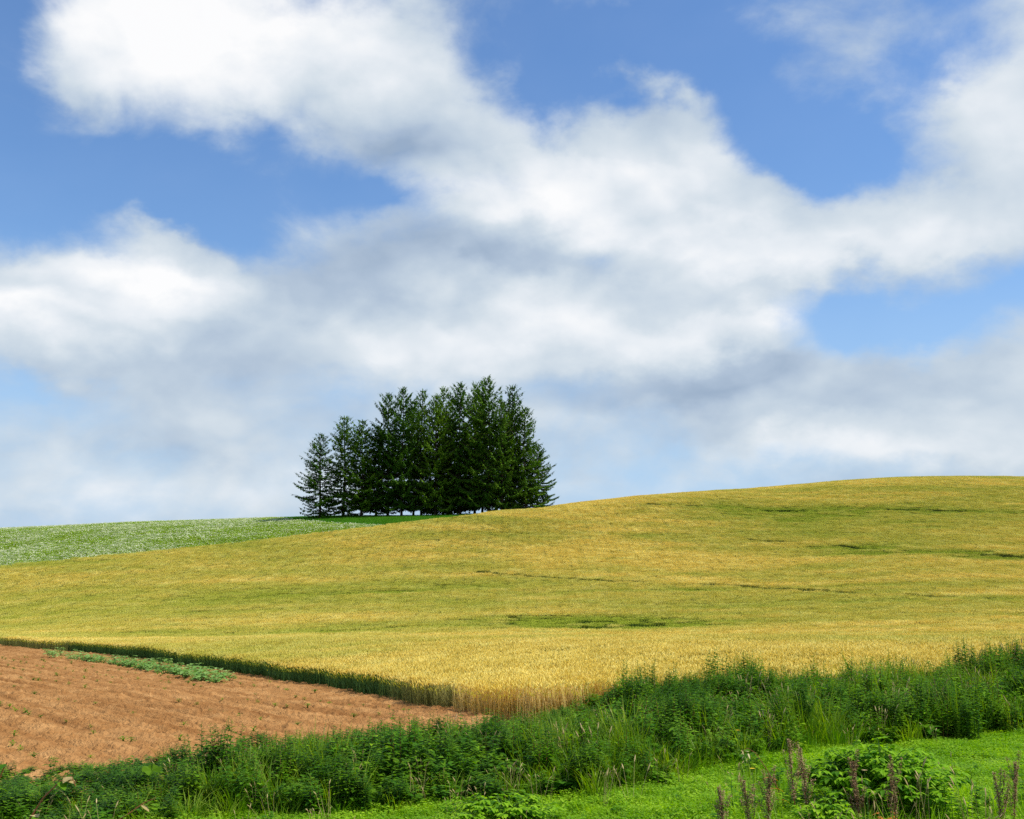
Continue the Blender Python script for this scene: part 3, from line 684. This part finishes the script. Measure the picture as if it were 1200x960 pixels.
kinds = [mugwort(1, 1.0, 5).build('k', WM, False), mugwort(2, .95, 4, 1).build('k', WM, False), mugwort(3, 1.05, 6).build('k', WM, False),
         herb(4, .75, 90, .13).build('k', WM, False), herb(5, .70, 80, .15).build('k', WM, False), herb(6, .85, 100, .12, .3, 1).build('k', WM, False),
         tall_grass(7, .95, 42, .016).build('k', [M['reed']], False), tall_grass(8, 1.05, 36, .02).build('k', [M['reed']], False), tall_grass(9, .8, 50, .014, .22).build('k', [M['weed_mid']], False),
         dry_grass(10).build('k', [M['straw']], False), dry_grass(11, .8, 9).build('k', [M['straw']], False),
         herb(12, .6, 42, .24, .3, 1).build('k', WM, False), mugwort(13, 1.05, 3, 1, .10).build('k', [M['weed_light'], M['weed_mid'], M['stem_red']], False)]
def in_weeds(x, y):
    u = x / y; return (y > weed_near_y(u)) & (y < weed_far_y(u)) & (np.abs(u) < .62)
xw, yw = grid_pts(-14, 20, 12.5, 34, .225, in_weeds, .5)
u = xw / yw; pxw = 600 + u * F * .98                      # rough column for the height profile along the band
Hcol = np.interp(pxw, [-200, 0, 120, 230, 300, 480, 560, 640, 720, 800, 1000, 1200, 1400], [.38, .40, .40, .66, .72, .74, 0.74, .74, .90, .95, 1.02, 1.28, 1.3])
fr = (yw - weed_near_y(u)) / (weed_far_y(u) - weed_near_y(u) + 1e-6)
# the tip of the soil: only low growth behind the front row between the band and the wheat
low = np.clip((fr - .55) / .25, 0, 1) * np.interp(pxw, [0, 150, 380, 520, 680, 730], [.35, .5, .45, .45, .55, 0])
hsc = Hcol * (1 - low * .8) * (.62 + .38 * np.clip(fr / .15, 0, 1)) * (.62 + .72 * hashnoise(xw, yw, .9, 41)) * rng.uniform(.8, 1.12, len(xw))
nz = hashnoise(xw, yw, .45, 42) + .25 * (hashnoise(xw, yw, 1.4, 43) - .5)
gr_bias = np.where(pxw > 1000, .04, 0) + np.where((pxw > 600) & (pxw < 700), .05, 0)
ik = np.where(nz < .50 - gr_bias * .5, rng.integers(0, 3, len(xw)), np.where(nz < .80 - gr_bias, rng.integers(3, 6, len(xw)), rng.integers(6, 9, len(xw))))
ik = np.where(rng.random(len(xw)) < .28, rng.integers(0, 9, len(xw)), ik)
ik = np.where((fr < np.where(pxw < 330, .45, .14)) & (rng.random(len(xw)) < .5), rng.integers(6, 9, len(xw)), ik)
ik = np.where(rng.random(len(xw)) < np.where(fr > .8, .09, .045), rng.integers(9, 11, len(xw)), ik)
ik = np.where((rng.random(len(xw)) < .16) & (ik < 9), rng.integers(11, 13, len(xw)), ik)
spin = rng.uniform(0, 6.28, len(xw)); tl = rng.normal(0, .07, (len(xw), 2)); sw = .65 + .35 * hsc
scatter('weeds', kinds, xw, yw, zt(xw, yw), np.c_[tl, spin], np.stack([sw, sw, hsc], -1), ik,
        'dense band of dark green weeds between the meadow and the fields', 'weeds')
# ------------------------------------------------------------------ bright meadow
def in_meadow(x, y):
    u = x / y; return (y < weed_near_y(u) + .35) & (np.abs(u) < .66)
xm, ym = grid_pts(-14, 18, 11, 27, .20, in_meadow, .5)
spin = rng.uniform(0, 6.28, len(xm)); s_ = (.45 + .75 * hashnoise(xm, ym, .7, 51)) * rng.uniform(.8, 1.2, len(xm))
mk = [grass_tile(330 + i, M['lawn'], 150, .34, .25, .011, (.75, .55, .2, .85)[i]) for i in range(4)]
scatter('meadow_grass', mk, xm, ym, zt(xm, ym), np.stack([rng.normal(0, .08, len(xm)), rng.normal(0, .08, len(xm)), spin], -1), np.stack([s_ * 0 + 1, s_ * 0 + 1, s_], -1), rng.integers(0, 4, len(xm)),
        'bright green meadow of short grass and clover in the lower right', 'grass')
def in_mw(x, y):
    u = x / y; return (y < weed_near_y(u) - .4) & (y < 18.5) & (np.abs(u) < .64)
xk, yk = grid_pts(-12, 14, 11.6, 19, .30, in_mw, .6); uk = xk / yk
pk_ = np.interp(uk, [u_of(200), u_of(420), u_of(700), u_of(850), u_of(950), u_of(1200)], [.55, .30, .22, .38, .6, .6]) * np.clip((17.8 - yk) / 2.0, 0, 1)
kp = rng.random(len(xk)) < pk_; xk, yk, uk = xk[kp], yk[kp], uk[kp]
sk = rng.uniform(.28, .55, len(xk)) * np.where(uk > u_of(850), 1.25, .85)
scatter('meadow_weeds', [tall_grass(21, .95, 26, .014, .12).build('k', [M['lawn']], False), tall_grass(22, .8, 22, .016, .15).build('k', [M['reed']], False), dry_grass(23, .9, 5).build('k', [M['straw']], False),
        herb(24, .7, 60, .13, .25, 1).build('k', [M['weed_light'], M['weed_mid'], M['stem']], False), mugwort(25, .9, 3, 1).build('k', [M['weed_mid'], M['weed_light'], M['stem']], False)],
        xk, yk, zt(xk, yk), np.c_[rng.normal(0, .12, (len(xk), 2)), rng.uniform(0, 6.28, len(xk))], np.stack([sk + .25, sk + .25, sk], -1), rng.choice(5, len(xk), p=[.34, .22, .14, .18, .12]),
        'loose taller grasses and light weeds scattered through the nearest meadow', 'weeds')
# dry grass heads along the foot of the weeds
xd, yd = grid_pts(-9, 14, 13, 24, .42, lambda x, y: (np.abs(y - weed_near_y(x / y)) < .5) & (np.abs(x / y) < .6), .6)
keep = hashnoise(xd, yd, .5, 61) > .48; xd, yd = xd[keep], yd[keep]
sd_ = rng.uniform(.35, .65, len(xd))
scatter('dry_grass', [dry_grass(70 + i, .8, 4).build('k', [M['straw']], False) for i in range(3)], xd, yd, zt(xd, yd), np.c_[rng.normal(0, .15, (len(xd), 2)), rng.uniform(0, 6.28, len(xd))],
        np.stack([sd_ + .3, sd_ + .3, sd_], -1), rng.integers(0, 3, len(xd)), 'pale dry grass heads along the foot of the dark weeds', 'grass')

# ------------------------------------------------------------------ seedlings and the bean patch on the soil
def soil1(x, y): return float(soil_z(np.array([x]), np.array([y]))[0])
def bean(seed):
    r = random.Random(seed); b = MB()
    for i in range(13):
        a = r.uniform(0, 6.28); q = r.uniform(.02, .20); z = r.uniform(.08, .24)
        b.tube([Vector((0, 0, -.03)), Vector((math.cos(a) * q, math.sin(a) * q, z))], [.006, .004], 3, 1)
        b.leaf((math.cos(a) * q, math.sin(a) * q, z), (math.cos(a), math.sin(a), r.uniform(0, .5)), r.uniform(.14, .22), r.uniform(.12, .17), .35, .18, 0, 2)
    return b.build('bean_plant', [M['squash'], M['stem']], link=False)
beans = [bean(500 + i) for i in range(4)]
cnt = 0
for rowi, (pa, pb) in enumerate((((40, 768.5), (150, 768)), ((50, 770), (215, 783)), ((60, 773), (250, 792)), ((95, 776.5), (275, 799)), ((130, 781), (270, 803)), ((150, 785), (262, 806)), ((205, 794), (258, 807)))):
    A_, B_ = ground_at(*pa), ground_at(*pb); n = int((B_ - A_).length / .62)
    for i in range(n):
        p = A_.lerp(B_, (i + random.uniform(.1, .9)) / n); p.x += random.gauss(0, .12); p.y += random.gauss(0, .15)
        if random.random() < .12: continue
        if p.x > float(soil_edge_x(p.y)) - .5: continue
        o = random.choice(beans).copy(); sc.collection.objects.link(o); o.name = 'bean_plant'
        s = random.uniform(.8, 1.5); o.location = (p.x, p.y, soil1(p.x, p.y) - .01); o.rotation_euler = (0, 0, random.uniform(0, 6.28)); o.scale = (s, s, s)
        tag(o, 'pale green bean plant in the small crop patch on the bare soil', 'plant', 'bean plants in the patch beside the wheat edge'); cnt += 1
def sprout(seed):
    r = random.Random(seed); b = MB()
    for i in range(9):
        a = i * 2.4 + r.uniform(-.3, .3); z = .02 + .006 * i; b.tube([Vector((0, 0, -.03)), Vector((math.cos(a) * .012, math.sin(a) * .012, z))], [.004, .003], 3, 0); b.leaf((math.cos(a) * .008, math.sin(a) * .008, z), (math.cos(a), math.sin(a), r.uniform(.2, .9)), r.uniform(.06, .10), .035, .3, .2, 0, 1)
    return b.build('seedling', [M['weed_mid']], link=False)
sprouts = [sprout(520 + i) for i in range(3)]
across0 = [k_ * 1.86 for k_ in range(-40, 55)]
nsp = 0
cand = []
for c0 in across0:
    for s in np.arange(-20, 120, .8):
        x = c0 * RD.y + s * RD.x + random.gauss(0, .07); y = -c0 * RD.x + s * RD.y + random.gauss(0, .3)
        if 17.8 < y < 62 and x > -.56 * y and x < float(soil_edge_x(max(y, SEy[0]))) - 1.0 - (SEy[0] - y > 0) * .5:
            if hashnoise(np.array([x]), np.array([y]), .12, 71)[0] * .6 + random.random() * .4 > .30 + .002 * y: cand.append((x, y))
cand.sort(key=lambda q: q[1])
print('cand', len(cand))
for (x, y) in cand[:260]:
    o = random.choice(sprouts).copy(); sc.collection.objects.link(o); o.name = 'seedling'; s = random.uniform(.6, 1.6)
    o.location = (x, y, soil1(x, y) - .01); o.rotation_euler = (0, 0, random.uniform(0, 6.28)); o.scale = (s, s, s)
    tag(o, 'tiny green seedling in a drill row on the bare soil', 'seedling', 'seedlings in rows on the bare soil')
print('beans', cnt, 'seedlings', min(len(cand), 230))

# ------------------------------------------------------------------ single plants of the foreground
def place(name, b_list, px, row, lab, cat, group=None, s=1.0, rz=0.0, y=None):
    """b_list: (part name, MB, materials)"""
    p = ground_at(px, row) if y is None else Vector((u_of(px, row) * y, y, 0)); p.z = zt1(p.x, p.y)
    if len(b_list) == 1:
        n, b, mt = b_list[0]; o = b.build(name, mt); o.location = p; o.rotation_euler = (0, 0, rz); o.scale = (s, s, s)
    else:
        o = empty(name, p, rz, s)
        for (n, b, mt) in b_list: b.build(n, mt, parent=o)
    return tag(o, lab, cat, group)
def split_parts(b, mats, stem_index, names=('stem', 'foliage')):
    out = []
    for want, n in ((True, names[0]), (False, names[1])):
        q = MB(); mp = {}
        for f, m in zip(b.f, b.m):
            if (m == stem_index) != want: continue
            for i in f:
                if i not in mp: mp[i] = len(q.v); q.v.append(b.v[i])
            q.f.append(tuple(mp[i] for i in f)); q.m.append(0 if want else m)
        out.append((n, q, [mats[stem_index]] if want else mats[:stem_index]))
    return out
def height_for(px, base_row, top_row):
    p = ground_at(px, base_row); d = pdir(px, top_row); return EYE + p.y * d[2] / d[1] - p.z
# dock stalks
def dock(seed, h, side=6):
    r = random.Random(seed); st = MB(); hd = MB()
    def pt(t): return Vector((.05 * math.sin(seed + t * 2) * h, .03 * math.cos(seed + t * 3) * h, h * t))
    st.tube([pt(i / 6) for i in range(7)], [.008 * (1 - i / 9) for i in range(7)], 5, 0)
    for k_ in range(side):
        t0 = .25 + .09 * k_; a = r.uniform(0, 6.28); c = pt(t0); e_ = c + Vector((math.cos(a) * .10, math.sin(a) * .10, .36 * h))
        st.tube([c, c.lerp(e_, .4) + Vector((math.cos(a) * .03, math.sin(a) * .03, 0)), e_], [.004, .003, .002], 3, 0)
        for i in range(110):
            q = c.lerp(e_, .25 + .75 * r.random()); an = r.uniform(0, 6.28); rr = r.uniform(.004, .020)
            q = q + Vector((math.cos(an) * rr, math.sin(an) * rr, 0)); hd.leaf(q, (math.cos(an), math.sin(an), r.uniform(-.8, .6)), .020, .016, 0, .2, 0, 1)
    for i in range(520):
        t = .30 + .70 * r.random() ** .9; c = pt(t); an = r.uniform(0, 6.28); rr = r.uniform(.002, .029) * (1.15 - t * .75)
        hd.leaf(c + Vector((math.cos(an) * rr, math.sin(an) * rr, 0)), (math.cos(an), math.sin(an), r.uniform(-.8, .6)), .021, .017, 0, .2, 0, 1)
    return [('stem', st, [M['stem_red']]), ('seed_head', hd, [M['dock']])]
for i, (px, br, tr, lab) in enumerate((
    (845, 990, 922, 'short grey brown dock stalk, second from the left at the bottom edge'),
    (877, 985, 915, 'grey brown dock stalk left of the drooping dry stalk'),
    (903, 985, 908, 'thin brown dock stalk right under the drooping dry stalk'),
    (929, 965, 866, 'tall pinkish brown dock stalk, the left one of a close pair beside the bush'),
    (943, 970, 876, 'brown dock stalk of the close pair, the right one, left of the leafy bush'),
    (1005, 985, 892, 'brown dock stalk in front of the left half of the leafy bush'),
    (1047, 990, 885, 'thick dark dock stalk standing in front of the middle of the leafy bush'),
    (1172, 985, 905, 'leaning dock stalk near the right edge, left of the last one'),
    (1192, 985, 893, 'reddish brown dock stalk at the right edge of the picture'))):
    h = max(.35, height_for(px, br, tr)); place('dock_stalk', dock(80 + i, h, 5 + i % 3), px, br, lab, 'plant', 'brown dock stalks in the foreground', rz=random.uniform(0, 6))
# leafy bush
def bush(seed, rx, h, n, leaf):
    r = random.Random(seed); st = MB(); lv = MB()
    for i in range(int(75 * (rx / .8) ** 2) + 12):
        a = r.uniform(0, 6.28); q = rx * math.sqrt(r.random()); zt_ = h * (1 - .55 * (q / rx) ** 2) * r.uniform(.72, 1.05); tip = Vector((math.cos(a) * q, math.sin(a) * q * .8, zt_))
        mid = Vector((tip.x * .45, tip.y * .45, zt_ * .75)); st.tube([Vector((tip.x * .1, tip.y * .1, -.03)), mid, tip], [.008, .006, .003], 4, 0)
        for k_ in range(n):
            t = .15 + .85 * (k_ + r.random()) / n; c = (mid * (2 * t) if t < .5 else mid.lerp(tip, (t - .5) * 2)); an = a + r.uniform(-1.7, 1.7)
            for s3 in (-.75, 0, .75):
                lv.leaf(c + Vector((math.cos(an), math.sin(an), 0)) * .05, (math.cos(an + s3), math.sin(an + s3), r.uniform(-.05, .5)), leaf * r.uniform(.7, 1.25), leaf * .55, .45, .22, 0 if r.random() < .75 else 1, 3)
    return [('stem', st, [M['stem']]), ('foliage', lv, [M['weed_light'], M['weed_mid']])]
place('leafy_bush', bush(90, 1.15, .92, 11, .12), 1035, 955, 'broad bush of bright green leaves among brown dock stalks, lower right', 'bush')
place('leafy_bush', bush(91, .75, .42, 9, .10), 590, 972, 'low bright green leafy bush at the bottom edge below the dark weeds', 'bush')
place('leafy_bush', bush(92, .5, .5, 9, .10), 975, 985, 'small green bush at the foot of the broad bush, at its left', 'bush')
# drooping dry stalk with a faded flower
st = MB(); fl = MB(); P_ = [(0, 0, 0), (-.14, 0, .38), (-.28, 0, .62), (-.40, 0, .80), (-.50, 0, .86), (-.58, 0, .82)]
st.tube(P_, [.008, .007, .006, .005, .004, .003], 5, 0)
for i in range(7): fl.leaf((-.58 + .04 * (i % 3), 0, .84 - .02 * i), (random.uniform(-1, .6), random.uniform(-.7, .7), random.uniform(-.9, .3)), .075, .028, .2, .2, 0, 2)
lf = MB()
for t in (.25, .4, .55): lf.leaf((-.45 * t, 0, .9 * t), (.8, .2, .1), .14, .05, .5, .2, 0, 3); lf.leaf((-.4 * t, 0, .9 * t), (-.8, .1, .2), .11, .045, .5, .2, 0, 3)
place('drooping_stalk', [('stem', st, [M['stem_red']]), ('faded_flower', fl, [M['cream']]), ('leaf', lf, [M['rust']])], 925, 960, 'bent reddish stalk with a withered cream flower hanging left, before the meadow', 'plant')
# daisies / yellow flowers
def flower(h, petm):
    a = MB(); a.tube([(0, 0, 0), (.02, 0, h * .5), (0, .01, h)], [.004, .004, .003], 4, 0)
    for i in range(6): a.leaf((0, 0, h * (.15 + .12 * i)), (math.cos(i * 2.4), math.sin(i * 2.4), .5), .09, .025, .4, .2, 0, 1)
    c = MB()
    for i in range(11): c.leaf((0, 0, h), (math.cos(i * .57), math.sin(i * .57), .25), .042, .018, .1, .1, 0, 1)
    return [('stem', a, [M['stem']]), ('blossom', c, [petm])]
place('yellow_flower', flower(height_for(866, 905, 856), M['yellow']), 866, 905, 'small yellow flower above the meadow edge against dark weeds', 'flower')
place('yellow_flower', flower(height_for(884, 975, 901), M['yellow']), 884, 975, 'yellow flower below the withered drooping blossom', 'flower')
place('cream_flower', flower(height_for(1017, 985, 903), M['cream']), 1017, 985, 'small cream flower in front of the leafy bush', 'flower')
place('orange_leaf_sprig', [('foliage', bush(95, .12, .45, 1, .07)[1][1], [M['rust'], M['rust']])], 1040, 985, 'orange rusty leaves in front of the leafy bush', 'leaf sprig', s=1.0)
# straw blades in the foreground
for i, (px, br, tr, lab) in enumerate(((1072, 985, 905, 'pale straw stem right of the leafy bush, leaning left'), (1090, 975, 912, 'curved straw stem between the bush and the right edge'), (1140, 980, 915, 'pale straw stem near the right edge of the meadow'), (706, 955, 908, 'pale dry grass stem before the dark weeds at the meadow edge'), (742, 950, 897, 'bent pale grass stem arching over the meadow edge'))):
    place('straw_stem', [('straw', dry_grass(600 + i, height_for(px, br, tr), 4, .07), [M['straw']])], px, br, lab, 'dry grass')
# large round leaf, arching vine, taller weeds standing out of the band
bl = MB(); s_ = MB(); s_.tube([(0, 0, -.02), (.02, 0, .3), (0, 0, .62)], [.010, .008, .006], 5, 0)
cen = Vector((0, 0, .60)); ring = []
for i in range(20):
    a = i / 20 * math.tau; rr = .13 * (1 - .45 * math.exp(-((a - 1.4) / .3) ** 2)) * (1 + .04 * math.sin(a * 7)); ring.append(Vector((math.cos(a) * rr, math.sin(a) * rr * .75 - .02, .62 + .05 * math.sin(a) + .02 * math.sin(a * 5))))
bl.add([cen] + ring, [(0, 1 + i, 1 + (i + 1) % 20) for i in range(20)], 0)
place('round_leaf_plant', [('stalk', s_, [M['stem']]), ('leaf', bl, [M['weed_dark']])], 176, 945, 'single large round leaf on a stalk in the weeds at the lower left', 'plant', s=.95, y=14.7)
def vine(seed, pts, lm):
    r = random.Random(seed); a = MB(); b = MB(); pts = [Vector(p) for p in pts]
    a.tube(pts, [.009 - .001 * min(i, 6) for i in range(len(pts))], 5, 0)
    for i in range(len(pts) - 1):
        for k_ in range(2):
            c = pts[i].lerp(pts[i + 1], r.random()); an = r.uniform(0, 6.28); b.leaf(c, (math.cos(an), math.sin(an), r.uniform(-.4, .4)), r.uniform(.08, .13), r.uniform(.07, .10), .3, .15, 0 if r.random() < .5 else 1, 3)
    return [('stem', a, [M['stem_red']]), ('leaf', b, lm)]
place('climbing_vine', vine(5, [(0, 0, 0), (.08, 0, .22), (.20, 0, .42), (.34, 0, .56), (.44, 0, .60), (.48, 0, .52)], [M['straw'], M['weed_mid']]), 22, 958, 'arching brown vine shoot hooking over at the lower left', 'vine', s=1.3, y=13.0)
place('climbing_vine', vine(6, [(0, 0, 0), (.15, 0, .10), (.32, 0, .22), (.48, 0, .32), (.62, .05, .42), (.74, .05, .47)], [M['straw'], M['weed_mid']]), 92, 962, 'slanting vine shoot with tan leaves, right of the arching one', 'vine', s=1.15, y=13.0)
place('climbing_vine', vine(7, [(0, 0, 0), (-.06, 0, .25), (-.04, 0, .52), (.03, 0, .72), (.06, 0, .78)], [M['rust'], M['weed_mid']]), -4, 962, 'vine shoot with rusty leaves at the left border of the picture', 'vine', s=1.2, y=13.0)
tall = [(238, 935, 853, 'tall leafy weed with two tips rising before the bare soil'), (262, 935, 848, 'tallest weed of the lower left, standing before the bare soil'), (306, 930, 866, 'bushy weed top right of the tallest lower left weed'),
        (56, 925, 880, 'thin upright weed before the soil near the left border'), (78, 925, 884, 'thin weed next to the one near the left border'), (482, 905, 846, 'pointed weed rising in front of the soil tip'),
        (556, 905, 853, 'weed rising just before the end of the soil'), (731, 860, 771, 'tall thin weed in front of the golden wheat, the highest there'), (744, 860, 779, 'leafy weed beside the highest one in front of the golden wheat'),
        (1140, 872, 812, 'bushy upright weed at the meadow edge near the right border'), (1185, 866, 815, 'rounded weed at the meadow edge by the right border'), (1010, 874, 830, 'pale weed at the meadow edge above the leafy bush')]
for i, (px, br, tr, lab) in enumerate(tall):
    h = height_for(px, br, tr); slim = 'thin' in lab
    place('tall_weed', split_parts(mugwort(700 + i, h, 2 if slim else 9, i % 2, .03 if slim else .20), WM, 2), px, br, lab, 'weed', 'taller weeds standing out of the band')
place('wild_grass_tuft', [('t', tall_grass(800, .55, 110, .012, .22), [M['reed']])], 632, 838, 'rounded dark grass tuft at the foot of the golden wheat', 'grass tuft')
place('large_leaf_weed', split_parts(herb(801, .62, 60, .22, .3, 1), WM, 2), 1040, 868, 'weed with large pale leaves in the middle of the right weed bank', 'weed')
